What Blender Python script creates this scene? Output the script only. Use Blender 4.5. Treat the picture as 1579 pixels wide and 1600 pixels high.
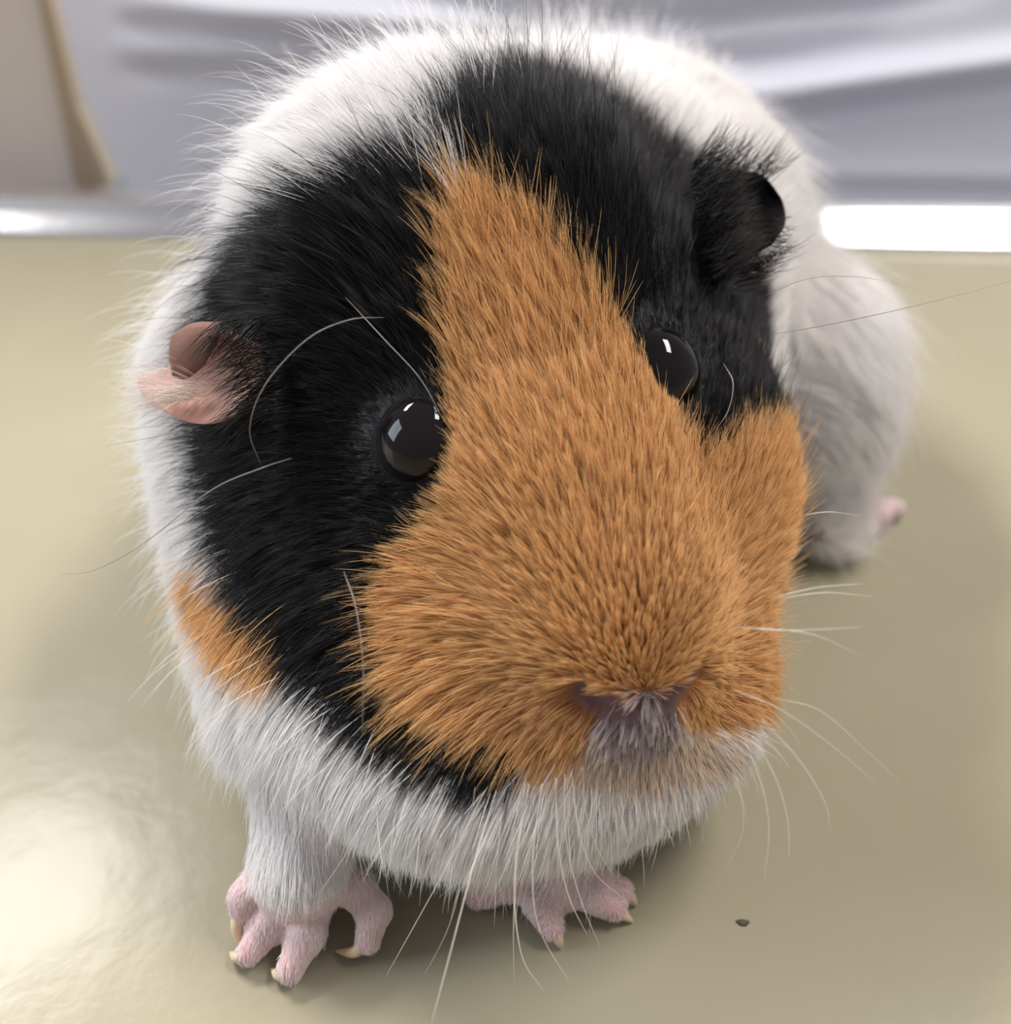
import bpy, bmesh, math, random
import numpy as np
from mathutils import Vector, Matrix
from mathutils.bvhtree import BVHTree
from mathutils.kdtree import KDTree

# ---------------------------------------------------------------- camera, light, exposure
# all numbers below are centimetres; S turns them into metres
S = 0.01
sc = bpy.context.scene
for o in list(bpy.data.objects): bpy.data.objects.remove(o)
FPX = 1716.0
CAM = np.array([0.0, 0.0, 15.5]); PITCH = math.radians(35)
FW = np.array([0, math.cos(PITCH), -math.sin(PITCH)]); UP = np.array([0, math.sin(PITCH), math.cos(PITCH)]); RT = np.array([1.0, 0, 0])
cd = bpy.data.cameras.new('camera'); cam = bpy.data.objects.new('camera', cd); sc.collection.objects.link(cam)
cam.location = Vector(CAM*S); cam.rotation_euler = (math.pi/2-PITCH, 0, 0)
cd.sensor_fit = 'VERTICAL'; cd.sensor_height = 24; cd.lens = 24*FPX/1600
cd.clip_start = 0.005; cd.clip_end = 20
cd.dof.use_dof = True; cd.dof.focus_distance = 15.9*S
cd.dof.aperture_fstop = (cd.lens/1000)/0.0034
sc.camera = cam
sc.view_settings.view_transform = 'Standard'; sc.view_settings.look = 'None'
sc.view_settings.gamma = 1; sc.view_settings.use_curve_mapping = False
sc.view_settings.exposure = 0.0

w = bpy.data.worlds.new('world'); sc.world = w; w.use_nodes = True
w.node_tree.nodes['Background'].inputs[0].default_value = (0.95, 0.94, 1.0, 1)
w.node_tree.nodes['Background'].inputs[1].default_value = 0.34

def area(name, loc, target, sx, sy, power, col):
    l = bpy.data.lights.new(name, 'AREA'); l.shape = 'RECTANGLE'; l.size = sx; l.size_y = sy
    l.energy = power; l.color = col
    o = bpy.data.objects.new(name, l); sc.collection.objects.link(o); o.location = loc
    o.rotation_euler = (Vector(target)-Vector(loc)).to_track_quat('-Z', 'Y').to_euler()
    return o
area('ceiling_light_left', (-1.06, 1.20, 1.72), (0, 0.2, 0), 0.8, 0.26, 50, (1.0, 0.97, 0.945))
area('ceiling_light_right', (0.95, 0.45, 1.9), (0.1, 0.25, 0), 1.2, 0.35, 44, (1.0, 0.95, 0.9))
area('window_light', (-2.0, 0.0, 0.9), (0, 0.2, 0), 1.0, 1.2, 30, (0.80, 0.89, 1.0))

# ---------------------------------------------------------------- helpers
rng = np.random.default_rng(7)
def P(px, py, d):                       # a point at a given depth in front of the lens
    return CAM + d*(FW + (px-789.5)/FPX*RT + (800-py)/FPX*UP)
def G(px, py, h=0.0):                   # a point at a given height above the table
    v = FW + (px-789.5)/FPX*RT + (800-py)/FPX*UP
    return CAM + v*((h-CAM[2])/v[2])
def proj(p):
    q = p-CAM; d = q@FW
    return 789.5+FPX*(q@RT)/d, 800-FPX*(q@UP)/d, d

def tag(o, label=None, cat=None, group=None, kind=None):
    if label: o['label'] = label
    if cat: o['category'] = cat
    if group: o['group'] = group
    if kind: o['kind'] = kind
    return o
def empty(name, loc):
    o = bpy.data.objects.new(name, None); sc.collection.objects.link(o); o.location = Vector(np.array(loc)*S)
    o.empty_display_size = 0.02
    return o
def link(name, data, mat=None, parent=None):
    o = bpy.data.objects.new(name, data); sc.collection.objects.link(o)
    if mat: data.materials.append(mat)
    if parent:
        o.parent = parent; M = Matrix.Translation(parent.location); q = parent.parent
        while q: M = Matrix.Translation(q.location) @ M; q = q.parent
        o.matrix_parent_inverse = M.inverted()
    return o
def mesh(name, verts, faces, mat=None, parent=None, smooth=True):
    me = bpy.data.meshes.new(name); me.from_pydata([tuple(v) for v in np.array(verts)*S], [], faces); me.update()
    bm = bmesh.new(); bm.from_mesh(me); bmesh.ops.recalc_face_normals(bm, faces=bm.faces); bm.to_mesh(me); bm.free()
    if smooth: me.polygons.foreach_set('use_smooth', [True]*len(me.polygons))
    return link(name, me, mat, parent)
def box(name, lo, hi, mat, parent=None, bevel=0.0, rz=0, pivot=(0, 0)):
    bm = bmesh.new(); bmesh.ops.create_cube(bm, size=1)
    lo = np.array(lo, float); hi = np.array(hi, float)
    for v in bm.verts: v.co = Vector(((lo+hi)/2 + np.array(v.co)*(hi-lo))*S)
    if bevel: bmesh.ops.bevel(bm, geom=bm.edges[:], offset=bevel*S, segments=3, affect='EDGES')
    if rz: bmesh.ops.rotate(bm, verts=bm.verts, cent=(pivot[0]*S, pivot[1]*S, 0), matrix=Matrix.Rotation(rz, 3, 'Z'))
    me = bpy.data.meshes.new(name); bm.to_mesh(me); bm.free()
    return link(name, me, mat, parent)
def smooth_line(pts, n=5):              # Catmull-Rom through the points
    pts = np.array(pts, float); ext = np.vstack([2*pts[0]-pts[1], pts, 2*pts[-1]-pts[-2]]); out = []
    for i in range(1, len(ext)-2):
        a, b, c, d = ext[i-1:i+3]
        for k in range(n):
            t = k/n
            out.append(0.5*((2*b)+(c-a)*t+(2*a-5*b+4*c-d)*t*t+(3*b-a-3*c+d)*t**3))
    out.append(pts[-1]); return np.array(out)
def tube(name, pts, radii, mat, parent=None, n=5, seg=6):
    line = smooth_line(pts, n) if n > 1 else np.array(pts)
    rad = np.interp(np.linspace(0, 1, len(line)), np.linspace(0, 1, len(radii)), radii)
    V = []; F = []
    ref = np.array([0.31, 0.52, 0.79])
    for i, p in enumerate(line):
        t = line[min(i+1, len(line)-1)]-line[max(i-1, 0)]; t = t/np.linalg.norm(t)
        a = np.cross(t, ref); a /= np.linalg.norm(a); b = np.cross(t, a)
        for k in range(seg):
            q = 2*math.pi*k/seg; V.append(p+rad[i]*(math.cos(q)*a+math.sin(q)*b))
    for i in range(len(line)-1):
        for k in range(seg):
            F.append((i*seg+k, i*seg+(k+1) % seg, (i+1)*seg+(k+1) % seg, (i+1)*seg+k))
    F.append(tuple(range(seg))[::-1]); F.append(tuple((len(line)-1)*seg+k for k in range(seg)))
    return mesh(name, V, F, mat, parent)

# ---------------------------------------------------------------- materials
def material(name, col, rough=0.5, metal=0.0, spec=0.5, noise=None, bump=None, **kw):
    m = bpy.data.materials.new(name); m.use_nodes = True; nt = m.node_tree; b = nt.nodes['Principled BSDF']
    b.inputs['Base Color'].default_value = (*col, 1); b.inputs['Roughness'].default_value = rough
    b.inputs['Metallic'].default_value = metal; b.inputs['Specular IOR Level'].default_value = spec
    for k, v in kw.items(): b.inputs[k].default_value = v
    tc = nt.nodes.new('ShaderNodeTexCoord')
    if noise:
        scale, amt, col2 = noise
        n = nt.nodes.new('ShaderNodeTexNoise'); n.inputs['Scale'].default_value = scale; n.inputs['Detail'].default_value = 5
        nt.links.new(tc.outputs['Object'], n.inputs['Vector'])
        r = nt.nodes.new('ShaderNodeValToRGB'); r.color_ramp.elements[0].position = 0.5-amt; r.color_ramp.elements[1].position = 0.5+amt
        r.color_ramp.elements[0].color = (*col, 1); r.color_ramp.elements[1].color = (*col2, 1)
        nt.links.new(n.outputs['Fac'], r.inputs['Fac']); nt.links.new(r.outputs['Color'], b.inputs['Base Color'])
    if bump:
        n2 = nt.nodes.new('ShaderNodeTexNoise'); n2.inputs['Scale'].default_value = bump[0]; n2.inputs['Detail'].default_value = 6
        nt.links.new(tc.outputs['Object'], n2.inputs['Vector'])
        bp = nt.nodes.new('ShaderNodeBump'); bp.inputs['Strength'].default_value = bump[1]; bp.inputs['Distance'].default_value = bump[2]
        nt.links.new(n2.outputs['Fac'], bp.inputs['Height']); nt.links.new(bp.outputs['Normal'], b.inputs['Normal'])
    return m
M_table = material('table_laminate', (0.300, 0.272, 0.186), 0.21, spec=0.11, noise=(14, 0.3, (0.34, 0.31, 0.220)), bump=(50, 0.17, 0.0015))
M_steel = material('steel', (0.75, 0.74, 0.76), 0.22, 1.0, bump=(30, 0.1, 0.001))
M_darksteel = material('dark_steel', (0.3, 0.3, 0.31), 0.35, 1.0)
M_cloth = material('cloth', (0.83, 0.83, 0.90), 0.8, spec=0.2, noise=(5, 0.3, (0.86, 0.84, 0.90)), bump=(900, 0.2, 0.0004))
M_board = material('board_cream', (0.62, 0.53, 0.46), 0.6, noise=(9, 0.4, (0.65, 0.56, 0.49)))
M_tan = material('board_tan', (0.34, 0.25, 0.16), 0.6, noise=(20, 0.4, (0.38, 0.28, 0.18)))
M_pale = material('board_edge', (0.50, 0.41, 0.30), 0.6, noise=(20, 0.4, (0.54, 0.45, 0.34)))
M_teal = material('board_teal', (0.22, 0.35, 0.40), 0.5, noise=(20, 0.4, (0.26, 0.38, 0.42)))
M_wall = material('wall_paint', (0.55, 0.54, 0.53), 0.8, noise=(6, 0.4, (0.58, 0.57, 0.56)))
M_floor = material('floor_vinyl', (0.30, 0.30, 0.29), 0.5, noise=(8, 0.4, (0.34, 0.34, 0.33)))
M_eye = material('eyeball', (0.004, 0.003, 0.004), 0.02, spec=0.3, noise=(90, 0.3, (0.012, 0.009, 0.009)))
M_lid = material('eyelid', (0.016, 0.014, 0.015), 0.4, spec=0.3, noise=(900, 0.3, (0.04, 0.035, 0.04)), bump=(1500, 0.6, 0.0006))
M_sclera = material('eye_haw', (0.055, 0.03, 0.022), 0.12, noise=(300, 0.3, (0.09, 0.05, 0.04)))
M_earp = material('ear_pink', (0.60, 0.38, 0.31), 0.6, spec=0.2, noise=(110, 0.25, (0.44, 0.22, 0.165)), bump=(600, 0.3, 0.0005), **{'Subsurface Weight': 0.25, 'Subsurface Scale': 0.003})
M_earb = material('ear_brown', (0.15, 0.07, 0.048), 0.6, spec=0.2, noise=(160, 0.3, (0.24, 0.125, 0.09)), bump=(600, 0.3, 0.0005))
M_eark = material('ear_black', (0.004, 0.003, 0.003), 0.6, spec=0.08, noise=(160, 0.3, (0.008, 0.005, 0.005)), bump=(600, 0.3, 0.0005))
M_claw = material('claw', (0.62, 0.44, 0.25), 0.35, noise=(300, 0.35, (0.72, 0.60, 0.45)), **{'Subsurface Weight': 0.3, 'Subsurface Scale': 0.002})
M_whisker_w = material('whisker_white', (0.75, 0.68, 0.55), 0.35, noise=(50, 0.4, (0.8, 0.75, 0.66)))
M_whisker_g = material('whisker_grey', (0.20, 0.18, 0.16), 0.35, noise=(50, 0.4, (0.32, 0.29, 0.26)))
M_whisker_k = material('whisker_dark', (0.03, 0.028, 0.028), 0.35, noise=(50, 0.4, (0.06, 0.05, 0.05)))
M_speck = material('speck', (0.05, 0.04, 0.035), 0.7, noise=(500, 0.3, (0.1, 0.08, 0.06)))

def attr_material(name, rough=0.5, spec=0.4, bump=None, sss=0.0):
    m = material(name, (1, 1, 1), rough, spec=spec, bump=bump)
    nt = m.node_tree; a = nt.nodes.new('ShaderNodeAttribute'); a.attribute_name = 'coat'
    nt.links.new(a.outputs['Color'], nt.nodes['Principled BSDF'].inputs['Base Color'])
    if sss:
        nt.nodes['Principled BSDF'].inputs['Subsurface Weight'].default_value = sss
        nt.nodes['Principled BSDF'].inputs['Subsurface Scale'].default_value = 0.003
    return m
M_skin = attr_material('skin', 0.6, 0.12, (700, 0.5, 0.0005), 0.2)
M_fur_w = attr_material('fur_white', 0.5, 0.1)
def soften(m, f):                       # light passes through fine pale hair
    nt = m.node_tree; tr = nt.nodes.new('ShaderNodeBsdfTranslucent'); mx = nt.nodes.new('ShaderNodeMixShader'); mx.inputs[0].default_value = f
    a = [n for n in nt.nodes if n.type == 'ATTRIBUTE'][0]; out = [n for n in nt.nodes if n.type == 'OUTPUT_MATERIAL'][0]
    nt.links.new(a.outputs['Color'], tr.inputs['Color']); nt.links.new(nt.nodes['Principled BSDF'].outputs[0], mx.inputs[1])
    nt.links.new(tr.outputs[0], mx.inputs[2]); nt.links.new(mx.outputs[0], out.inputs['Surface'])
soften(M_fur_w, 0.35)
M_fur_o = attr_material('fur_orange', 0.40, 0.35)
soften(M_fur_o, 0.2)
M_fur_k = attr_material('fur_black', 0.30, 0.24)

# ---------------------------------------------------------------- setting
TRZ = math.radians(-2.4); TP = (0, 39.6)
tb = empty('examination_table', (0, 10, -85)); tag(tb, 'beige laminate examination table with a raised steel rim, under the guinea pig', 'table')
bx = lambda name, lo, hi, mat, bevel=0.0: box(name, lo, hi, mat, tb, bevel, TRZ, TP)
bx('tabletop', (-60, -20, -3), (60, 39.7, 0), M_table)
def rim(name, prof, x0, x1):
    V = []; F = []
    n = len(prof)
    for x in (x0, x1):
        for (y, z) in prof:
            c, s = math.cos(TRZ), math.sin(TRZ)
            V.append((TP[0]+x*c-(y)*s, TP[1]+x*s+y*c, z))
    for i in range(n): F.append((i, (i+1) % n, n+(i+1) % n, n+i))
    F.append(tuple(range(n))); F.append(tuple(range(n, 2*n)))
    return mesh(name, V, F, M_steel, tb, smooth=False)
prof = [(0.1, -3)]+[(0.1+0.25*(1-math.cos(a))*0.5, 0.05+0.2*math.sin(a)) for a in (0, .7, 1.3)]+[(0.9, 0.65), (1.45, 1.02), (1.8, 1.15), (2.4, 1.2), (2.8, 1.0), (2.9, 0.6), (2.9, -3)]
rim('rim', prof, -60, 60)
bx('side_rim', (-62, -22, -3), (-60, 42, 1.0), M_steel, 0.3)
bx('side_rim', (60, -22, -3), (62, 42, 1.0), M_steel, 0.3)
bx('front_rim', (-60, -22, -3), (60, -20, 1.0), M_steel, 0.3)
for lx in (-57, 55):
    for ly in (-18, 36):
        bx('leg', (lx, ly, -85), (lx+3, ly+3, -3), M_darksteel, 0.3)
tag(box('floor', (-250, -200, -87), (250, 260, -85), M_floor), kind='structure')
tag(box('wall_back', (-250, 260, -85), (250, 265, 170), M_wall), kind='structure')

# creased cloth hanging behind the table
def fold(x, z):
    y = 52 + 1.2*np.sin(x*0.045+0.6)+0.8*np.sin(z*0.06)
    def crease(y, x0, z0, x1, z1, wd, amp, ridge, xa, xb):
        zz = z0+(z1-z0)*(x-x0)/(x1-x0); d = (z-zz)/wd
        m = np.clip((x-xa)/5, 0, 1)*np.clip((xb-x)/5, 0, 1)
        y = y + m*amp*np.exp(-d*d)                                  # the valley
        return y - m*ridge*np.exp(-((d-1.7)/1.2)**2)               # the ridge above it
    for c in CREASES: y = crease(y, *c)
    return y
def CP(px, py, yy=51.5):
    v = FW + (px-789.5)/FPX*RT + (800-py)/FPX*UP
    q = CAM + v*(yy/v[1]); return q[0], q[2]
CREASES = []
for (ax, ay, bx_, by, wd, amp, ridge, a, b) in [
        (1200, 188, 1579, 138, 0.55, 0.9, 0.9, 1110, 3000),
        (1010, 50, 1400, 0, 0.8, 1.2, 0.5, 960, 1500),
        (500, 62, 300, 48, 0.55, 1.0, 1.1, 270, 760),
        (520, 122, 280, 116, 0.6, 0.7, 0.6, 260, 620),
        (1130, 108, 1300, 92, 0.7, 0.7, 0.2, 1040, 1330),
        (900, 30, 700, 5, 0.9, 1.0, 0.3, 640, 1000),
        (1310, 318, 1579, 322, 0.5, 0.6, 0.1, 700, 3000)]:
    x0, z0 = CP(ax, ay); x1, z1 = CP(bx_, by); xa, _ = CP(a, ay); xb, _ = CP(b, ay)
    CREASES.append((x0, z0, x1, z1, wd, amp*1.0, ridge*1.25, xa-2.5, xb+2.5))
gx = np.linspace(-55, 60, 240); gz = np.linspace(-25, 35, 300)
X, Z = np.meshgrid(gx, gz); Y = fold(X, Z)
front = np.stack([X, Y, Z], -1).reshape(-1, 3); nx, nz = 240, 300
back = front+np.array([0, 0.25, 0])
F = []
for j in range(nz-1):
    for i in range(nx-1):
        a = j*nx+i; F.append((a, a+1, a+nx+1, a+nx)); 
N0 = nx*nz
F2 = [tuple(N0+i for i in f[::-1]) for f in F]
edge = [j*nx for j in range(nz)]; 
side = []
loop = list(range(nx))+[j*nx+nx-1 for j in range(1, nz)]+[(nz-1)*nx+i for i in range(nx-2, -1, -1)]+[j*nx for j in range(nz-2, 0, -1)]
for k in range(len(loop)):
    a, b = loop[k], loop[(k+1) % len(loop)]; side.append((a, b, N0+b, N0+a))
cl = mesh('hanging_cloth', np.vstack([front, back]), F+F2+side, M_cloth)
tag(cl, 'pale blue-grey creased cloth hanging behind the table', 'cloth')

# cream board with slanted edge, upper left
bd = empty('board', (-24, 45.5, 1.4)); tag(bd, 'cream board with slanted tan edge standing behind the table at the left', 'board')
def slab(name, pix, yy, th, mat):
    V = []
    for (px, py) in pix:
        x, z = CP(px, py, yy); V.append((x, yy, z))
    n = len(V); V += [(x, y+th, z) for (x, y, z) in V]
    F = [tuple(range(n)), tuple(range(n, 2*n))]+[(i, (i+1) % n, n+(i+1) % n, n+i) for i in range(n)]
    return mesh(name, V, F, mat, bd, smooth=False)
slab('face_panel', [(-400, -200), (0, -200), (60, 0), (118, 291), (-400, 291)], 46, 0.8, M_board)
slab('tan_strip', [(0, -200), (14, -200), (74, 0), (142, 291), (118, 291), (60, 0)], 45.8, 0.9, M_tan)
slab('edge_strip', [(14, -200), (25, -200), (84, 20), (122, 170), (176, 291), (142, 291), (74, 0)], 46, 0.9, M_pale)
slab('bottom_trim', [(-400, 291), (178, 291), (180, 325), (-400, 325)], 46, 1.4, M_teal)

sp = G(1160, 1442)
V = [sp+np.array([0.11*math.cos(a)*(1+.25*math.sin(3*a)), 0.07*math.sin(a), 0]) for a in np.linspace(0, 2*math.pi, 12)[:-1]]
V = V+[v*np.array([1, 1, 1])+np.array([0, 0, 0.03])+(sp-v)*0.35 for v in V]
n = 11
crumb = mesh('crumb', V, [tuple(range(n)), tuple(range(n, 2*n))]+[(i, (i+1) % n, n+(i+1) % n, n+i) for i in range(n)], M_speck)
tag(crumb, 'tiny dark crumb lying on the table right of the paws', 'crumb')

# ---------------------------------------------------------------- guinea pig: body surface
L = np.array([.935, .33, .127]); L /= np.linalg.norm(L)
Nn = np.array([.353, -.863, -.362]); Nn -= L*(Nn@L); Nn /= np.linalg.norm(Nn)
T = np.cross(Nn, L); T *= np.sign(T[2])
MID = np.array([.49, 14.1, 7.4])
H = np.stack([L, Nn, T])                # rows: lateral, forward, up
def hp(l, n, t): return MID + l*L + n*Nn + t*T
I3 = np.eye(3)
head_prims = [  # centre, radii, rows of axes
    (hp(0.0, -3.6, -0.6), (3.1, 3.4, 2.7), H),
    (hp(0.0, -1.2, -0.9), (2.35, 3.6, 2.0), H),
    (hp(0.0, 1.6, -1.35), (1.75, 2.6, 1.55), H),
    (hp(0.0, 2.7, -1.75), (1.35, 1.75, 1.2), H),
    (hp(-1.5, 0.9, -2.3), (1.3, 2.0, 1.3), H),
    (hp(1.5, 0.9, -2.3), (1.3, 2.0, 1.3), H),
    (hp(-2.0, -1.8, -2.5), (2.0, 2.9, 2.3), H),
    (hp(2.5, -1.3, -2.3), (1.9, 2.9, 2.2), H),
    (hp(2.4, 0.8, -2.3), (1.3, 1.7, 1.4), H),
    (hp(-0.9, 0.2, -3.3), (2.0, 2.3, 1.2), H),
    (hp(0.4, 0.9, -3.1), (1.6, 2.0, 1.0), H),
]
def rotz(a): return np.array([[math.cos(a), math.sin(a), 0], [-math.sin(a), math.cos(a), 0], [0, 0, 1]])
body_prims = [
    (np.array([-1.05, 18.2, 5.0]), (5.15, 4.5, 4.2), rotz(0.1)),
    (np.array([-0.5, 15.3, 3.9]), (4.5, 3.4, 2.9), I3),
    (np.array([-0.1, 13.6, 2.8]), (4.2, 3.4, 2.3), I3),
    (np.array([0.3, 22.5, 5.2]), (5.5, 5.6, 4.6), rotz(-0.2)),
    (np.array([2.2, 27.3, 4.9]), (5.1, 5.8, 4.4), rotz(-0.3)),
    (np.array([7.2, 24.2, 2.9]), (1.9, 3.5, 2.5), rotz(-0.15)),
    (np.array([-4.0, 25.5, 2.6]), (2.2, 3.8, 2.4), I3),
    (np.array([7.2, 22.4, 0.7]), (1.0, 2.2, 0.65), rotz(0.1)),
    (np.array([-4.4, 21.6, 0.6]), (1.0, 2.4, 0.6), I3),
]
caps = []       # a, b, ra, rb, blend
# forelegs
PL = G(462, 1400, 0.55)
caps += [(np.array([-3.0, 14.0, 2.8]), G(470, 1360, 1.1), 1.35, 0.72, 0.8), (G(470, 1360, 1.1), PL, 0.66, 0.50, 0.4)]
PR = G(872, 1372, 0.5)
caps += [(np.array([1.6, 13.5, 2.6]), PR+np.array([0.1, 0.8, 0.5]), 1.3, 0.7, 0.8), (PR+np.array([0.1, 0.8, 0.5]), PR, 0.7, 0.55, 0.4)]
def toe(pts, r0, r1):
    q = [G(*p) for p in pts]
    for i in range(len(q)-1):
        f0 = i/(len(q)-1); f1 = (i+1)/(len(q)-1)
        caps.append((q[i], q[i+1], r0+(r1-r0)*f0, r0+(r1-r0)*f1, 0.13))
TOES_L = [[(438, 1368, .8), (402, 1386, .78), (384, 1402, .75), (380, 1420, .6)],
          [(452, 1390, .65), (424, 1440, .5), (390, 1488, .25)],
          [(492, 1395, .65), (480, 1460, .5), (452, 1516, .25)],
          [(515, 1368, .8), (556, 1388, .85), (584, 1424, .7), (575, 1468, .42)]]
CLAWS_L = [[(380, 1422, .6), (370, 1445, .45), (376, 1470, .22), (390, 1486, .06)],
           [(386, 1490, .28), (370, 1496, .2), (360, 1488, .06)],
           [(448, 1516, .24), (436, 1524, .2), (424, 1514, .06)],
           [(568, 1474, .4), (552, 1488, .28), (524, 1486, .08)]]
for t_ in TOES_L: toe(t_, .33, .20)
TOES_R = [[(845, 1378, .6), (842, 1410, .5), (862, 1450, .3)],
          [(895, 1380, .6), (930, 1400, .48), (958, 1420, .3)],
          [(880, 1365, .7), (935, 1372, .6), (972, 1392, .4)],
          [(800, 1378, .6), (760, 1390, .45), (745, 1400, .3)]]
CLAWS_R = [[(864, 1454, .28), (872, 1468, .2), (877, 1482, .05)],
           [(961, 1422, .28), (974, 1430, .2), (988, 1440, .05)],
           [(974, 1394, .38), (985, 1402, .25), (994, 1414, .06)],
           [(744, 1402, .28), (742, 1412, .2), (746, 1424, .05)]]
for t_ in TOES_R: toe(t_, .31, .19)
HT = [(1376, 812), (1396, 796), (1354, 828)]
for (x, y) in HT: caps.append((np.array([7.5, 21.4, 0.6]), G(x, y, .25), .5, .25, .2))

EYES = {}
def sd_ell(p, c, r, A):
    q = (p-c)@A.T; r = np.array(r)
    k0 = np.linalg.norm(q/r, axis=1); k1 = np.linalg.norm(q/(r*r), axis=1)
    return k0*(k0-1)/np.maximum(k1, 1e-6)
def sd_cap(p, a, b, ra, rb):
    ab = b-a; t = np.clip((p-a)@ab/(ab@ab), 0, 1)
    return np.linalg.norm(p-(a+t[:, None]*ab), axis=1)-(ra+(rb-ra)*t)
def smin(a, b, k):
    h = np.maximum(k-np.abs(a-b), 0)/k
    return np.minimum(a, b)-h*h*k*0.25
def sdf_head(p):
    d = None
    for c, r, A in head_prims:
        e = sd_ell(p, c, r, A); d = e if d is None else smin(d, e, 1.0)
    for c in EYE_C: d = smin(d, np.linalg.norm(p-c, axis=1)-0.66, 0.35)
    return d
NOS = []
def sdf(p):
    d = None
    for c, r, A in body_prims:
        e = sd_ell(p, c, r, A); d = e if d is None else smin(d, e, 1.6)
    d = smin(d, sdf_head(p), 0.9)
    for a, b, ra, rb, k in caps: d = smin(d, sd_cap(p, a, b, ra, rb), k)
    for a, b, r in NOS:                                              # the two nostril slits, cut in
        e = -sd_cap(p, a, b, r, r); d = -smin(-d, -e, 0.15) if False else np.maximum(d, e)
    return np.maximum(d, 0.02-p[:, 2])
def grad(f, p, e=0.01):
    g = np.stack([f(p+np.eye(3)[i]*e)-f(p-np.eye(3)[i]*e) for i in range(3)], 1)
    return g/np.maximum(np.linalg.norm(g, axis=1, keepdims=True), 1e-6)
def trace(px, py, f, start=9.0):
    v = FW + (px-789.5)/FPX*RT + (800-py)/FPX*UP; v = v/np.linalg.norm(v); t = start
    for _ in range(90):
        d = f((CAM+v*t)[None])[0]; t += d*0.7
        if d < 0.004: break
    return CAM+v*t
EYE_C = []
e1 = trace(646, 690, sdf_head); e2 = trace(1040, 572, sdf_head)
n1 = grad(sdf_head, e1[None])[0]; n2 = grad(sdf_head, e2[None])[0]
EYE_C = [e1-n1*0.38, e2-n2*0.38]
print('EYE', e1, n1, e2, n2)
for pts in ([(912, 1086), (940, 1104), (985, 1112)], [(1048, 1096), (1066, 1082), (1086, 1056)]):
    q = [trace(x, y, sdf_head) for x, y in pts]
    for i in range(2): NOS.append((q[i], q[i+1], 0.11+0.05*(1-i)))

bm = bmesh.new()
def add_ell(c, r, A):
    M = Matrix([[*(A.T[i]*np.array(r))] for i in range(3)]).to_4x4(); M.translation = Vector(c)
    bmesh.ops.create_icosphere(bm, subdivisions=4, radius=1, matrix=M)
for c, r, A in body_prims+head_prims: add_ell(c, np.array(r)+0.05, A)
for c in EYE_C: add_ell(c, (.65,)*3, I3)
for a, b, ra, rb, k in caps:
    for t in np.linspace(0, 1, 5): bmesh.ops.create_icosphere(bm, subdivisions=2, radius=ra+(rb-ra)*t+0.02, matrix=Matrix.Translation(Vector(a+(b-a)*t)))
tmp = bpy.data.meshes.new('tmp'); bm.to_mesh(tmp); bm.free()
to = bpy.data.objects.new('tmp', tmp); sc.collection.objects.link(to)
md = to.modifiers.new('r', 'REMESH'); md.mode = 'VOXEL'; md.voxel_size = 0.11
me = bpy.data.meshes.new_from_object(to.evaluated_get(bpy.context.evaluated_depsgraph_get()))
bpy.data.objects.remove(to)
nv = len(me.vertices); VV = np.zeros(nv*3, np.float32); me.vertices.foreach_get('co', VV); VV = VV.reshape(-1, 3).astype(float)
for it in range(5):
    d = sdf(VV); g = grad(sdf, VV); VV -= g*np.clip(d, -0.25, 0.25)[:, None]
print('BODY VERTS', nv)
me.vertices.foreach_set('co', (VV).astype(np.float32).ravel()); me.update()
me.calc_loop_triangles(); nt_ = len(me.loop_triangles)
TR = np.zeros(nt_*3, np.int32); me.loop_triangles.foreach_get('vertices', TR); TR = TR.reshape(-1, 3)
bvh = BVHTree.FromPolygons([tuple(v) for v in VV], [tuple(map(int, t)) for t in TR])
me.name = 'body'
def hit(px, py):
    v = FW + (px-789.5)/FPX*RT + (800-py)/FPX*UP
    r = bvh.ray_cast(Vector(CAM), Vector(v/np.linalg.norm(v)))
    return None if r[0] is None else (np.array(r[0]), np.array(r[1]))

# ---------------------------------------------------------------- coat pattern
ORANGE = [(700,262),(760,290),(850,345),(930,440),(990,530),(1040,610),(1085,680),(1110,700),(1150,668),(1215,655),(1255,700),(1278,780),(1280,850),(1305,930),(1290,1000),(1240,1070),(1205,1125),(1130,1145),(1070,1140),(1050,1105),(1000,1085),(930,1100),(925,1140),(905,1190),(830,1225),(795,1200),(740,1165),(680,1150),(620,1120),(590,1060),(580,1000),(572,930),(600,870),(650,840),(690,780),(705,700),(690,600),(685,500),(680,400),(682,330)]
BLACK = [(640,235),(560,262),(480,300),(400,355),(350,420),(325,500),(290,600),(310,690),(318,760),(335,850),(358,900),(390,970),(435,1040),(500,1090),(560,1145),(645,1200),(740,1245),(800,1225),(1000,1000),(1250,690),(1240,640),(1215,560),(1200,440),(1260,380),(1230,290),(1130,260),(1080,225),(1010,180),(940,120),(850,95),(770,120),(690,165),(655,205)]
PATCH = [(292,880),(330,900),(390,960),(450,1030),(440,1062),(350,1045),(300,985)]
WSTREAK = [(648,175),(695,215),(716,275),(702,290),(668,232)]
LIP = [(925,1100),(1000,1082),(1052,1085),(1064,1140),(1035,1184),(975,1196),(925,1165)]
CREAM = [(860,1225),(925,1165),(1035,1184),(1062,1150),(1120,1158),(1170,1175),(1120,1215),(1000,1240)]
def inpoly(poly, x, y):
    c = np.zeros(len(x), bool); n = len(poly)
    for i in range(n):
        x1, y1 = poly[i]; x2, y2 = poly[(i+1) % n]
        if y1 == y2: continue
        m = ((y1 > y) != (y2 > y)) & (x < (x2-x1)*(y-y1)/(y2-y1)+x1); c ^= m
    return c
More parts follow.
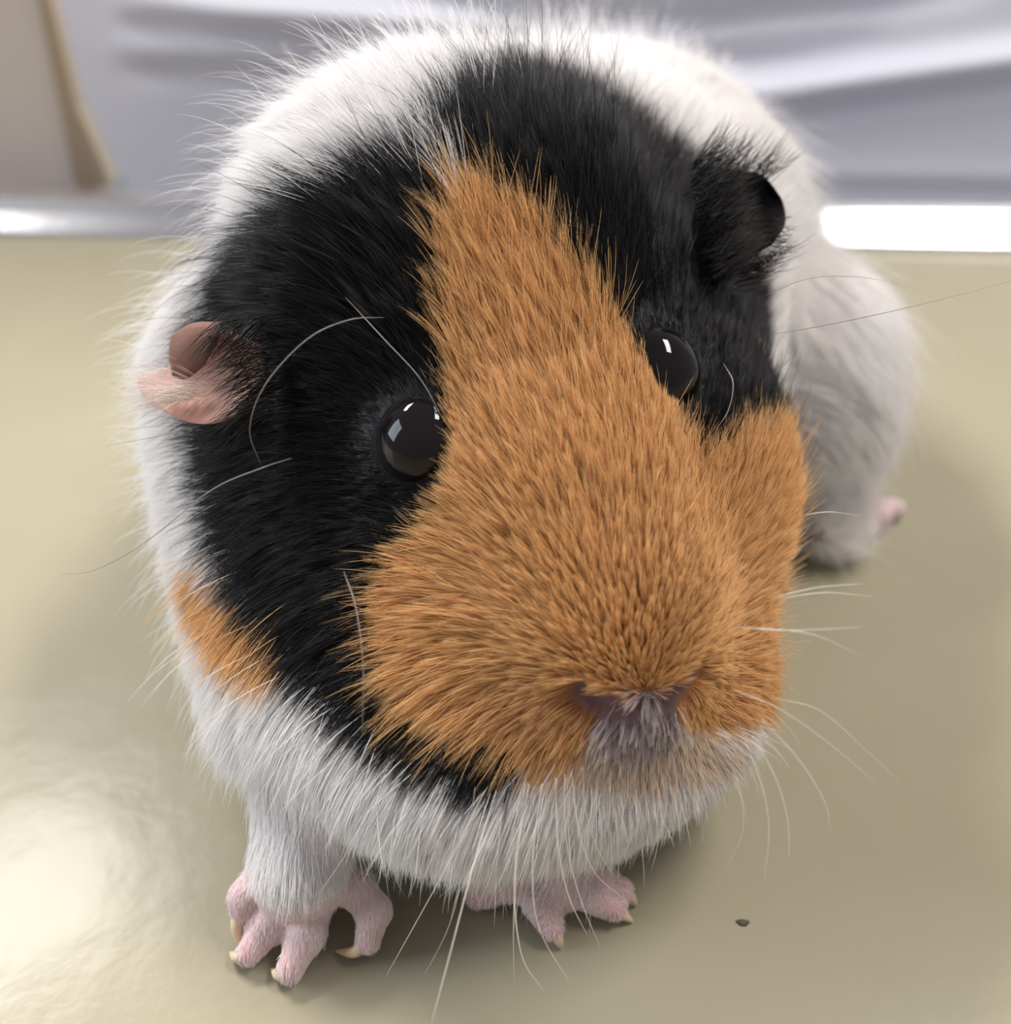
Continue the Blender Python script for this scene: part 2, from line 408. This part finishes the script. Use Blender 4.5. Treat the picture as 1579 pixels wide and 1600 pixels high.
def classify(p, jit=0.0):              # 0 white 1 orange 2 black 3 lip 4 cream
    q = p-CAM; d = q@FW; x = 789.5+FPX*(q@RT)/d; y = 800-FPX*(q@UP)/d
    if jit: x = x+rng.normal(0, jit, len(x)); y = y+rng.normal(0, jit, len(x))
    col = np.zeros(len(p), int)
    col[inpoly(BLACK, x, y)] = 2; col[inpoly(ORANGE, x, y)] = 1; col[inpoly(CREAM, x, y)] = 4; col[inpoly(LIP, x, y)] = 3
    col[inpoly(PATCH, x, y)] = 1; col[inpoly(WSTREAK, x, y)] = 0
    # what lies behind the head's own front surface does not carry the face's markings
    dist = np.linalg.norm(q, axis=1); sh = sdf_head(p)
    far = (sh > 1.9)
    col[far & (col != 0)] = 0
    hidden = np.zeros(len(p), bool)
    for i in np.nonzero(col != 0)[0]:
        r = bvh.ray_cast(Vector(CAM), Vector(q[i]/dist[i]))
        if r[0] is not None and dist[i]-r[3] > 1.6: hidden[i] = True
    col[hidden] = np.where(sh[hidden] < 0.25, 2, 0)
    return col
SKINC = {0: (0.62, 0.50, 0.46), 1: (0.36, 0.13, 0.035), 2: (0.006, 0.005, 0.006), 3: (0.20, 0.125, 0.13), 4: (0.55, 0.42, 0.33)}
vc = classify(VV)
cols = np.array([SKINC[int(c)] for c in vc])
# naked skin: paws pink, nostrils mauve-brown
near_paw = np.full(nv, 9.0)
for a, b, ra, rb, k in caps[1:2]+caps[3:]: near_paw = np.minimum(near_paw, sd_cap(VV, a, b, ra, rb))
wp = np.clip(1-near_paw/0.3, 0, 1)*np.clip((1.6-VV[:, 2])/0.6, 0, 1)*(vc == 0)
pink = np.array([0.74, 0.54, 0.54])[None]*(0.9+0.1*np.sin(VV[:, :1]*9))
cols = cols*(1-wp[:, None])+pink*wp[:, None]
tipw = np.zeros(nv)
for t_ in TOES_L+TOES_R:
    e = G(*t_[-1]); tipw = np.maximum(tipw, np.clip(1-np.linalg.norm(VV-e, axis=1)/0.55, 0, 1))
cols = cols*(1-0.8*tipw[:, None])+np.array([0.60, 0.28, 0.26])*0.8*tipw[:, None]
nosd = np.full(nv, 9.0)
for a, b, r in NOS: nosd = np.minimum(nosd, sd_cap(VV, a, b, r, r))
wn = np.clip(1-nosd/0.12, 0, 1)[:, None]
cols = cols*(1-wn)+np.array([0.15, 0.085, 0.085])*wn
ca = me.color_attributes.new('coat', 'FLOAT_COLOR', 'POINT')
ca.data.foreach_set('color', np.hstack([cols, np.ones((nv, 1))]).astype(np.float32).ravel())
me.vertices.foreach_set('co', (VV*S).astype(np.float32).ravel()); me.update()
me.polygons.foreach_set('use_smooth', [True]*len(me.polygons))

gp = empty('guinea_pig', (1.0, 20.0, 0.0))
tag(gp, 'white guinea pig with a black and orange face crouching on the table', 'guinea pig')
body = link('body', me, M_skin, gp)

# ---------------------------------------------------------------- fur
# combing guides: photo position, direction of the tips in the picture, length, lift (degrees)
GD = [
 (990,1045,0,-1,.22,55),(940,1040,-.5,-.7,.25,50),(1040,1030,.5,-.8,.25,50),(900,1000,-.5,-.8,.35,30),(1060,990,.5,-.8,.38,30),(950,900,-.1,-1,.5,18),
 (850,800,-.35,-1,.6,15),(1050,850,.25,-1,.6,15),(800,600,-.38,-1,.75,14),(930,650,-.25,-1,.7,14),(740,420,-.4,-1,.85,15),(850,430,-.35,-1,.85,15),
 (705,300,-.3,-1,1.0,20),(700,850,-.7,-.6,.6,18),(640,920,-1,-.1,.8,22),(650,1010,-1,.2,.9,25),(720,1000,-1,0,.7,20),(800,950,-.8,-.5,.5,20),
 (700,1100,-.95,.35,1.0,25),(780,1150,-.7,.7,.9,25),(850,1180,-.3,1,.8,25),(850,1080,-.85,.4,.6,25),(900,1130,-.5,.8,.5,25),
 (1150,750,.2,-1,.6,15),(1200,700,.15,-1,.9,20),(1235,800,.55,-.7,.9,25),(1150,900,.6,-.7,.6,18),(1240,950,.9,-.1,.9,25),(1150,1000,.9,-.3,.6,22),
 (1120,1080,.85,.35,.6,25),(1180,1080,.8,.5,.8,25),(1010,1140,0,1,.28,25),(960,1140,-.1,1,.25,25),
 (990,1070,0,-1,.18,45),(1005,1128,0,1,.22,20),(965,1130,0,1,.22,20),(1045,1120,.2,1,.22,20),(690,1200,-.3,1,1.0,22),
 (620,800,-.9,-.2,.5,15),(560,850,-1,.3,.8,18),(500,700,-1,.05,.6,14),(400,750,-1,.1,.9,18),(330,700,-1,-.05,1.1,25),(330,850,-1,.45,1.1,28),
 (420,900,-.8,.7,1.1,22),(400,1000,-.6,1,1.1,25),(500,1050,-.45,1,1.1,25),(580,1130,-.3,1,1.1,25),(680,1180,-.3,1,1.0,25),(550,950,-.7,.7,1.0,20),
 (560,600,-.9,-.4,.6,14),(450,600,-1,0,.8,18),(640,500,-.45,-1,.9,16),(600,420,-.7,-.75,1.3,20),(500,450,-.95,-.35,1.3,20),(400,450,-1,.1,1.4,24),
 (340,420,-1,.3,1.3,24),(600,300,-.8,-.5,1.6,28),(500,340,-1,-.25,1.6,28),(655,270,-.6,-.8,1.5,28),(680,600,-.35,-.95,.5,14),
 (750,240,-.2,-1,1.5,32),(850,160,0,-1,1.4,40),(950,200,.25,-1,1.4,38),(1050,250,.45,-.9,1.4,36),(900,320,-.15,-1,1.3,22),(1000,400,.0,-1,1.2,20),
 (1110,310,.4,-.8,1.2,24),(1100,450,.3,-.9,.9,18),(1120,560,.4,-.7,.6,15),(1190,560,.6,-.4,.6,18),(1225,640,.9,.0,.8,25),(1150,640,.5,-.7,.6,18),(950,470,-.1,-1,1.0,18),
 (450,200,-.8,-.2,1.4,20),(330,330,-.8,.5,1.25,18),(262,600,-.3,1,1.2,12),(262,850,-.05,1,1.0,9),(295,1000,0,1,.9,9),(700,90,0,-1,1.2,30),(560,140,-.5,-.7,1.4,26),
 (1050,110,.3,-1,1.3,20),(1180,240,.5,.2,1.4,16),(1300,480,.4,1,1.5,16),(1300,680,.2,1,1.5,14),(1380,600,.4,1,1.5,16),(1280,850,.1,1,1.2,14),
 (350,1150,.1,1,.7,9),(500,1230,0,1,.7,8),(600,1270,-.1,1,.7,10),(700,1320,-.1,1,.8,14),(900,1320,.1,1,.8,14),(1080,1250,.25,1,.8,14),(1000,1280,.1,1,.7,12),(430,1310,0,1,.35,6),(480,1320,0,1,.35,6),
]
gpos = []; gdir = []; gpar = []
for (x, y, dx, dy, ln, lf) in GD:
    h = hit(x, y)
    if h is None: print('guide misses', x, y); continue
    p, n = h; d = dx*RT - dy*UP; d = d/np.linalg.norm(d)
    # follow the surface: remove only the part along the normal
    t = d-n*(d@n); nt2 = np.linalg.norm(t)
    if nt2 < 0.2: t = d
    gpos.append(p); gdir.append(t/np.linalg.norm(t)); gpar.append((ln, lf))
# parts the lens does not see: back, rump, flanks, belly
for (x, y, z, dx, dy, dz, ln, lf) in [(0,26,10,.2,1,-.1,1.6,16),(2,31,8.5,.4,1,-.6,1.6,16),(3,33.5,4,.3,.4,-1,1.6,14),(-5.5,24,5,-.1,.8,-.8,1.5,14),(-5,28,4,0,.8,-.8,1.5,14),
        (8,27,4,.3,.8,-.8,1.5,14),(0,20,1,0,1,0,.8,10),(2,26,.6,0,1,0,.8,10),(5.5,17,3.5,.2,.9,-.6,1.2,14),(-6,20,4,-.1,.8,-.8,1.3,14),(0,17,9.5,0,1,.2,1.4,25),(6,20,7,.5,.8,-.3,1.4,16)]:
    d = np.array([dx, dy, dz], float); gpos.append(np.array([x, y, z], float)); gdir.append(d/np.linalg.norm(d)); gpar.append((ln, lf))
gpos = np.array(gpos); gdir = np.array(gdir); gpar = np.array(gpar)

# roots spread evenly by area, fewer where nothing is seen
tri = VV[TR]; cr = np.cross(tri[:, 1]-tri[:, 0], tri[:, 2]-tri[:, 0]); ar = np.linalg.norm(cr, axis=1)/2; fn = cr/np.maximum(2*ar, 1e-9)[:, None]
cen = tri.mean(1); tov = CAM-cen; tov /= np.linalg.norm(tov, axis=1, keepdims=True); facing = (fn*tov).sum(1)
shd = sdf_head(cen)
dens = np.where(shd < 0.8, 2800.0, 1500.0)*np.where(facing > -0.25, 1.0, 0.28)
dens *= np.where(cen[:, 2] < 0.25, 0.2, 1)
wgt = ar*dens; NR = int(wgt.sum()); print('HAIRS', NR)
ti = rng.choice(len(wgt), NR, p=wgt/wgt.sum())
u = rng.random((NR, 2)); fl = u.sum(1) > 1; u[fl] = 1-u[fl]
tt = tri[ti]; roots = tt[:, 0]+u[:, :1]*(tt[:, 1]-tt[:, 0])+u[:, 1:]*(tt[:, 2]-tt[:, 0])
nrm = grad(sdf, roots)
# bare places: eyes, nostrils, paws
keep = np.ones(NR, bool)
for c, rr in zip(EYE_C, (0.70, 0.70)): keep &= (np.linalg.norm(roots-c, axis=1) > rr) | ((roots-c)@(n1 if c is EYE_C[0] else n2) < 0.50)
for c, rr in ():keep &= np.linalg.norm(roots-c, axis=1) > rr
nd = np.full(NR, 9.0)
for a, b, r in NOS: nd = np.minimum(nd, sd_cap(roots, a, b, r, r))
keep &= nd > 0.07
pd = np.full(NR, 9.0)
for a, b, ra, rb, k in caps[1:2]+caps[3:]: pd = np.minimum(pd, sd_cap(roots, a, b, ra, rb))
paw = (pd < 0.15) & (roots[:, 2] < 1.5)
keep &= ~(paw & (rng.random(NR) < 0.3))
roots = roots[keep]; nrm = nrm[keep]; paw = paw[keep]; NR = len(roots)
tang = np.zeros((NR, 3)); par = np.zeros((NR, 2))
for s in range(0, NR, 20000):
    d2 = ((roots[s:s+20000, None]-gpos[None])**2).sum(2)
    wt = np.exp(-d2/(2*0.75**2))+1e-3*np.exp(-np.sqrt(d2)/1.5)+1e-12
    wt /= wt.sum(1, keepdims=True); tang[s:s+20000] = wt@gdir; par[s:s+20000] = wt@gpar
tang -= nrm*(tang*nrm).sum(1, keepdims=True); tang /= np.maximum(np.linalg.norm(tang, axis=1, keepdims=True), 1e-6)
length = par[:, 0]*np.clip(rng.normal(1, 0.13, NR), .6, 1.5); lift = np.radians(par[:, 1])
for c in EYE_C:                          # short hair round the eyes
    dd = np.linalg.norm(roots-c, axis=1); length *= np.clip(0.28+(dd-0.7)*1.0, 0.28, 1)
    lift *= np.clip(0.3+(dd-0.7)*1.0, 0.3, 1)
length = np.where(paw, 0.11, length); lift = np.where(paw, 0.12, lift)
shr = sdf_head(roots); onhead = shr < 0.8
# clumps
ncl = NR//8
ci = rng.choice(NR, ncl, replace=False); kd = KDTree(ncl)
for k, i in enumerate(ci): kd.insert(Vector(roots[i]), k)
kd.balance(); cidx = np.array([kd.find(Vector(r))[1] for r in roots])
cg = ci[cidx]
def unit(v): return v/np.maximum(np.linalg.norm(v, axis=-1, keepdims=True), 1e-6)
clj = rng.normal(0, 1, (ncl, 3)); cl_len = np.clip(rng.normal(1, .12, ncl), .7, 1.4)
K = 7
def grow(rt, n, t, ln, lf, jit):
    b = np.cross(n, t); pts = [rt]; p = rt.copy(); step = (ln/(K-1))[:, None]
    t2 = unit(t+b*jit[:, :1]*0.16)
    for k in range(1, K):
        s = k/(K-1)
        a = lf*(1.25-0.75*s)+jit[:, 1]*0.09
        d = t2*np.cos(a)[:, None]+n*np.sin(a)[:, None]
        d[:, 2] -= 0.22*s*s*np.minimum(ln, 1.6)
        p = p+unit(d)*step; pts.append(p)
    return np.stack(pts, 1)
ljit = clj[cidx]*np.where(onhead, 1.0, 0.5)[:, None]+rng.normal(0, 0.45, (NR, 3))
strand = grow(roots, nrm, tang, length*cl_len[cidx], lift, ljit)
gs = strand[cg]                          # the clump's own leading hair
prof_ = (np.linspace(0, 1, K)**1.3)[None, :, None]
amt = np.where(onhead, 0.52, 0.12)[:, None, None]*prof_
same = ((nrm*nrm[cg]).sum(1) > 0.6)[:, None, None]
strand = np.where(same, strand*(1-amt)+gs*amt, strand)
stray = rng.random(NR) < 0.012
strand[stray] = grow(roots[stray], nrm[stray], tang[stray], length[stray]*1.45, lift[stray]*1.5+.1, rng.normal(0, 1.6, (int(stray.sum()), 3)))
strand[:, :, 2] = np.maximum(strand[:, :, 2], 0.03)
root_cls = classify(roots+tang*(length*0.5)[:, None]+nrm*(length*0.5*np.sin(lift))[:, None], 8.0)
# the longest loose ends stop at the eyes' domes
for c in EYE_C:
    q = strand-c; r = np.linalg.norm(q, axis=2, keepdims=True)
    strand = np.where(r < 0.74, c+q/np.maximum(r, 1e-5)*0.74, strand)
over = np.zeros(NR, bool)
for c, n in zip(EYE_C, (n1, n2)):        # nothing grows across the opening of the lids
    q = strand-c; r = np.linalg.norm(q, axis=2); over |= ((r < 1.02) & ((q@n)/np.maximum(r, 1e-5) > math.cos(math.radians(45)))).any(1)
for a_, b_, r_ in NOS:
    for k_ in range(1, K): over |= sd_cap(strand[:, k_], a_, b_, r_, r_) < 0.05
root_cls[over] = 9
def curves(name, idx, colour, mat, r0, label):
    n = len(idx); c = bpy.data.hair_curves.new(name); c.add_curves([K]*n)
    c.attributes['position'].data.foreach_set('vector', (strand[idx]*S).astype(np.float32).ravel())
    ra = c.attributes.get('radius') or c.attributes.new('radius', 'FLOAT', 'POINT')
    prof = np.array([1, 1, .95, .85, .7, .48, .12])
    ra.data.foreach_set('value', (r0[idx][:, None]*prof[None]*S).astype(np.float32).ravel())
    a = c.attributes.new('coat', 'FLOAT_COLOR', 'POINT')
    a.data.foreach_set('color', np.concatenate([colour, np.ones(colour.shape[:2]+(1,))], 2).astype(np.float32).ravel())
    o = link(name, c, mat, gp); o['label'] = label; o['kind'] = 'stuff'
    return o
rad = np.where(onhead, 0.0040, 0.0055)
s = np.linspace(0, 1, K)[None, :, None]
def mixc(a, b, n, var, bias=1.0):
    base = np.array(a)[None, None]*(1-s**bias)+np.array(b)[None, None]*s**bias
    v = np.exp(rng.normal(0, var, (n, 1, 1))); return np.clip(base*v, 0, 0.95)
iw = np.nonzero((root_cls == 0) | (root_cls == 4) | (root_cls == 3))[0]
cw = mixc((.88, .84, .82), (.94, .92, .91), len(iw), .04)
cw[paw[iw]] = mixc((.84, .71, .71), (.92, .85, .85), int(paw[iw].sum()), .04)
m3 = root_cls[iw] == 3; cw[m3] = mixc((.34, .26, .27), (.68, .60, .59), int(m3.sum()), .2)
m4 = root_cls[iw] == 4; cw[m4] = mixc((.70, .56, .46), (.86, .74, .62), int(m4.sum()), .08)
curves('white_fur', iw, cw, M_fur_w, rad, 'white fur, mauve-grey on the lip')
io = np.nonzero(root_cls == 1)[0]
co = mixc((.42, .17, .05), (.90, .55, .24), len(io), .14, 0.8)
curves('orange_fur', io, co, M_fur_o, rad, 'orange fur of the blaze and muzzle')
ik = np.nonzero(root_cls == 2)[0]
ck = mixc((.0045, .004, .0045), (.010, .009, .009), len(ik), .6)
curves('black_fur', ik, ck, M_fur_k, rad, 'black fur round the eyes and ears')

# ---------------------------------------------------------------- eyes
def frame(n):
    n = n/np.linalg.norm(n); a = np.cross(np.array([0, 0, 1.0]), n); a /= np.linalg.norm(a); return a, np.cross(n, a), n
for (c, n, out, lab) in ((EYE_C[0], n1, (646, 690), 'glossy black eye at the photo left'), (EYE_C[1], n2, (1040, 572), 'glossy black eye at the photo right')):
    a, b, nn = frame(n)
    bm = bmesh.new(); M = Matrix([[a[i], b[i], nn[i]] for i in range(3)]).to_4x4()
    bmesh.ops.create_uvsphere(bm, u_segments=48, v_segments=32, radius=0.69)
    bmesh.ops.transform(bm, verts=bm.verts, matrix=M @ Matrix.Diagonal((1, 1.07, 1, 1)))
    for v in bm.verts: v.co = (v.co+Vector(c+nn*0.13))*S
    em = bpy.data.meshes.new('eye'); bm.to_mesh(em); bm.free(); em.polygons.foreach_set('use_smooth', [True]*len(em.polygons))
    ey = link('eye', em, M_eye, gp); ey['label'] = lab
    # lid: a soft ring lying on the eyeball
    V = []; F = []; NU, NVv = 56, 12
    for i in range(NU):
        q = 2*math.pi*i/NU
        th = math.radians(57+3*math.cos(2*q))
        ctr = c+nn*0.13+0.685*(math.sin(th)*(math.cos(q)*a*0.98+math.sin(q)*b*1.09)+math.cos(th)*nn)
        rdir = unit(ctr-(c+nn*0.13)); tdir = unit(np.cross(rdir, np.cross(nn, rdir)))
        for k in range(NVv):
            w_ = 2*math.pi*k/NVv
            V.append(ctr+0.10*math.cos(w_)*unit(-nn+rdir*(nn@rdir))+0.055*math.sin(w_)*rdir)
    for i in range(NU):
        for k in range(NVv):
            F.append((i*NVv+k, i*NVv+(k+1) % NVv, ((i+1) % NU)*NVv+(k+1) % NVv, ((i+1) % NU)*NVv+k))
    mesh('eyelid', V, F, M_lid, ey)

# ---------------------------------------------------------------- ears: curved shells with thickness
def shell(name, rows, mat, th, nu=10, nv_=12):
    """rows: list of curves (each a list of 3D points), surface lofted through them"""
    R = [smooth_line(r, 4) for r in rows]; R = np.array(R)
    cols_ = np.array([smooth_line(R[:, j], 4) for j in range(R.shape[1])]).transpose(1, 0, 2)
    ny, nx_ = cols_.shape[:2]
    du = np.gradient(cols_, axis=1); dv = np.gradient(cols_, axis=0); n = unit(np.cross(du, dv))
    ii = np.linspace(0, 1, nx_)[None, :, None]; jj = np.linspace(0, 1, ny)[:, None, None]
    tt = th*np.clip(np.minimum(np.minimum(ii, 1-ii), 1-jj)*6, 0.15, 1)
    A = (cols_+n*tt/2).reshape(-1, 3); B = (cols_-n*tt/2).reshape(-1, 3); N = nx_*ny; F = []
    for j in range(ny-1):
        for i in range(nx_-1):
            q = j*nx_+i; F.append((q, q+1, q+nx_+1, q+nx_)); F.append((N+q, N+q+nx_, N+q+nx_+1, N+q+1))
    lp = list(range(nx_))+[j*nx_+nx_-1 for j in range(1, ny)]+[(ny-1)*nx_+i for i in range(nx_-2, -1, -1)]+[j*nx_ for j in range(ny-2, 0, -1)]
    for k in range(len(lp)): a, b = lp[k], lp[(k+1) % len(lp)]; F.append((a, b, N+b, N+a))
    return mesh(name, np.vstack([A, B]), F, mat, gp)
EARS = True
def PP(l): return [P(*q) for q in l]
# photo-right ear, black, rounded flap
shell('ear', [PP([(1100,262,18.6),(1085,330,18.2),(1090,400,18.0),(1120,455,18.0)]),
              PP([(1150,264,18.9),(1150,320,18.7),(1150,375,18.4),(1150,425,18.2)]),
              PP([(1190,274,18.8),(1196,310,18.8),(1196,355,18.5),(1180,398,18.2)]),
              PP([(1204,290,18.5),(1222,315,18.5),(1226,350,18.3),(1205,383,18.0)])], M_eark, 0.12)['label'] = 'black rounded ear at the photo right'
# photo-left ear: pink bowl with a brown folded upper rim
shell('ear', [PP([(410,540,16.6),(410,580,16.6),(400,620,16.5),(375,650,16.4)]),
              PP([(345,515,16.5),(350,565,16.9),(345,615,16.8),(328,662,16.3)]),
              PP([(300,525,16.6),(300,570,17.0),(280,625,16.9),(283,656,16.6)]),
              PP([(280,560,16.9),(255,580,17.1),(215,592,17.2),(228,628,17.0)])], M_earp, 0.1)['label'] = 'pink folded ear at the photo left'
earl = sc.objects['ear.001'] if 'ear.001' in sc.objects else None
eb = shell('ear_rim', [PP([(345,503,16.3),(335,540,16.2),(318,572,16.4)]),
              PP([(300,505,16.3),(294,545,16.3),(292,592,16.5)]),
              PP([(268,525,16.5),(264,555,16.5),(270,588,16.6)])], M_earb, 0.1)
eb['label'] = 'brown upper rim of the pink ear'

# wisps of fur in front of the ears
def wisps(name, spec, mat, lab, rr=0.005):
    rows = []; radl = []
    for (x0, y0, x1, y1, dx, dy, dep, ln, n, cv) in spec:
        for _ in range(n):
            t = rng.random(); x = x0+(x1-x0)*t+rng.normal(0, 6); y = y0+(y1-y0)*t+rng.normal(0, 6)
            l = ln*rng.uniform(.6, 1.15); a = math.atan2(dy, dx)+rng.normal(0, .22); pts = []
            d = dep+rng.normal(0, .1)
            for k in range(K):
                s_ = k/(K-1); pts.append(P(x+math.cos(a)*l*s_, y+math.sin(a)*l*s_+cv*s_*s_*l, d-0.25*math.sin(s_*2.4)))
            rows.append(pts)
    return np.array(rows)
def wisp_obj(name, rows, col, mat, lab, r):
    global strand
    keepS = strand; strand = rows; n = len(rows)
    o = curves(name, np.arange(n), mixc(col[0], col[1], n, .15), mat, np.full(n, r), lab); strand = keepS; return o
wb = wisps('', [(410,500,430,640,-1,.25,16.25,95,200,.3),(350,500,410,505,-.8,.5,16.1,75,90,.25),(370,655,430,600,-.9,.4,16.3,60,40,.1),(450,560,460,660,-1,.1,16.2,70,80,.1)], None, '')
wisp_obj('ear_hair', wb, ((.006,.005,.005),(.012,.01,.01)), M_fur_k, 'black hairs over the pink ear', .005)
ww = wisps('', [(330,600,270,625,-1,.0,16.6,105,150,.1),(270,575,250,600,-1,-.05,16.7,70,60,.1)], None, '')
wisp_obj('ear_hair', ww, ((.75,.62,.56),(.86,.80,.76)), M_fur_w, 'pale wispy hairs at the tip of the pink ear', .0035)
wk = wisps('', [(1085,265,1095,450,1,-.55,17.75,85,260,-.1),(1110,280,1125,440,1,-.5,17.9,70,160,-.1),(1080,255,1190,285,.6,-.6,18.7,75,150,-.1),(1185,400,1150,445,.8,-.1,18.0,75,60,-.3),(1195,340,1205,390,.9,.2,18.0,40,40,-.2)], None, '')
wisp_obj('ear_hair', wk, ((.006,.005,.005),(.012,.01,.01)), M_fur_k, 'black hairs on the black ear', .006)

# ---------------------------------------------------------------- claws
for cl_ in CLAWS_L+CLAWS_R:
    tube('claw', [G(*p) for p in cl_], (.12, .105, .075, .02), M_claw, gp, 5, 8)

# ---------------------------------------------------------------- whiskers and loose long hairs: x, y, depth
WH = [
 ([(775,1235,14.6),(740,1350,14.4),(703,1490,14.2),(673,1602,14.0)], 'w', .0080),
 ([(758,1235,14.7),(700,1350,14.9),(645,1450,15.2),(603,1525,15.4)], 'w', .0060),
 ([(742,1230,14.8),(728,1340,15.8),(700,1450,16.6),(645,1555,17.0)], 'w', .0070),
 ([(820,1225,14.6),(806,1360,14.8),(802,1450,15.0),(803,1535,15.3)], 'w', .0060),
 ([(826,1225,14.5),(804,1370,14.7),(814,1490,14.9),(850,1550,15.1)], 'w', .0085),
 ([(846,1225,14.4),(832,1350,14.6),(842,1450,14.9),(893,1541,15.2)], 'w', .0075),
 ([(868,1215,14.4),(872,1320,14.7),(888,1400,15.0),(918,1463,15.2)], 'w', .0085),
 ([(882,1210,14.4),(884,1310,14.7),(905,1400,15.0),(938,1482,15.2)], 'w', .0065),
 ([(892,1205,14.3),(905,1300,14.6),(930,1365,15.0),(985,1412,15.3)], 'w', .0060),
 ([(910,1200,14.3),(915,1270,14.6),(935,1330,15.0),(960,1370,15.2)], 'w', .0050),
 ([(1148,1079,14.0),(1214,1106,14.0),(1293,1160,14.2),(1375,1230,14.5)], 'w', .0060),
 ([(1190,1125,14.0),(1246,1185,14.1),(1287,1251,14.4),(1298,1300,14.6)], 'w', .0075),
 ([(1175,1150,14.1),(1211,1215,14.3),(1230,1280,14.6),(1233,1345,14.8)], 'w', .0080),
 ([(1165,1160,14.2),(1192,1235,14.4),(1201,1300,14.7),(1193,1380,15.0)], 'w', .0080),
 ([(1130,1165,14.3),(1155,1230,14.6),(1160,1300,15.0),(1130,1365,15.4)], 'w', .0050),
 ([(1205,1090,14.2),(1280,1110,14.4),(1350,1170,14.7),(1410,1225,15.0)], 'w', .0050),
 ([(1214,932,14.4),(1277,918,14.3),(1350,912,14.3)], 'w', .0060),
 ([(1225,934,14.5),(1290,926,14.5),(1362,932,14.6)], 'w', .0055),
 ([(1151,980,14.0),(1230,985,13.9),(1345,980,13.9)], 'w', .0060),
 ([(1182,981,14.0),(1271,992,14.0),(1350,1027,14.2)], 'w', .0055),
 ([(1255,805,15.0),(1295,800,15.0),(1345,806,15.1)], 'w', .0050),
 ([(600,496,15.2),(545,500,14.8),(480,530,14.7),(415,600,14.7),(390,670,14.9),(407,726,15.3)], 'g', .0085),
 ([(455,716,15.0),(410,731,14.9),(330,766,15.0),(230,845,15.2),(150,890,15.4),(95,898,15.6)], 'g', .0080),
 ([(540,465,15.6),(600,530,15.2),(655,590,15.0),(692,655,14.9)], 'g', .0075),
 ([(537,893,14.6),(556,950,14.4),(567,1040,14.3),(566,1150,14.4)], 'g', .0080),
 ([(1210,522,16.2),(1300,506,16.0),(1420,480,16.0),(1585,438,16.2)], 'g', .0070),
 ([(1195,462,16.6),(1260,436,16.6),(1330,432,16.8),(1400,442,17.0)], 'g', .0055),
 ([(1130,568,15.6),(1145,598,15.3),(1138,640,15.2),(1118,672,15.1)], 'g', .0065),
 ([(275,675,16.4),(230,685,16.3),(165,697,16.3)], 'g', .0050),
 ([(576,1292,16.2),(545,1330,16.0),(497,1398,15.8)], 'w', .0065),
 ([(470,100,24.0),(448,80,23.8),(441,62,23.8)], 'w', .012),
]
for k, (pts, c, r) in enumerate(WH):
    m = {'w': M_whisker_w, 'g': M_whisker_g, 'k': M_whisker_k}[c]
    o = tube('whisker', [P(*q) for q in pts], (r*.35, r, r*.95, r*.8, r*.6, r*.25), m, gp, 6, 6)
    if c == 'g': o['label'] = 'grey long hair'
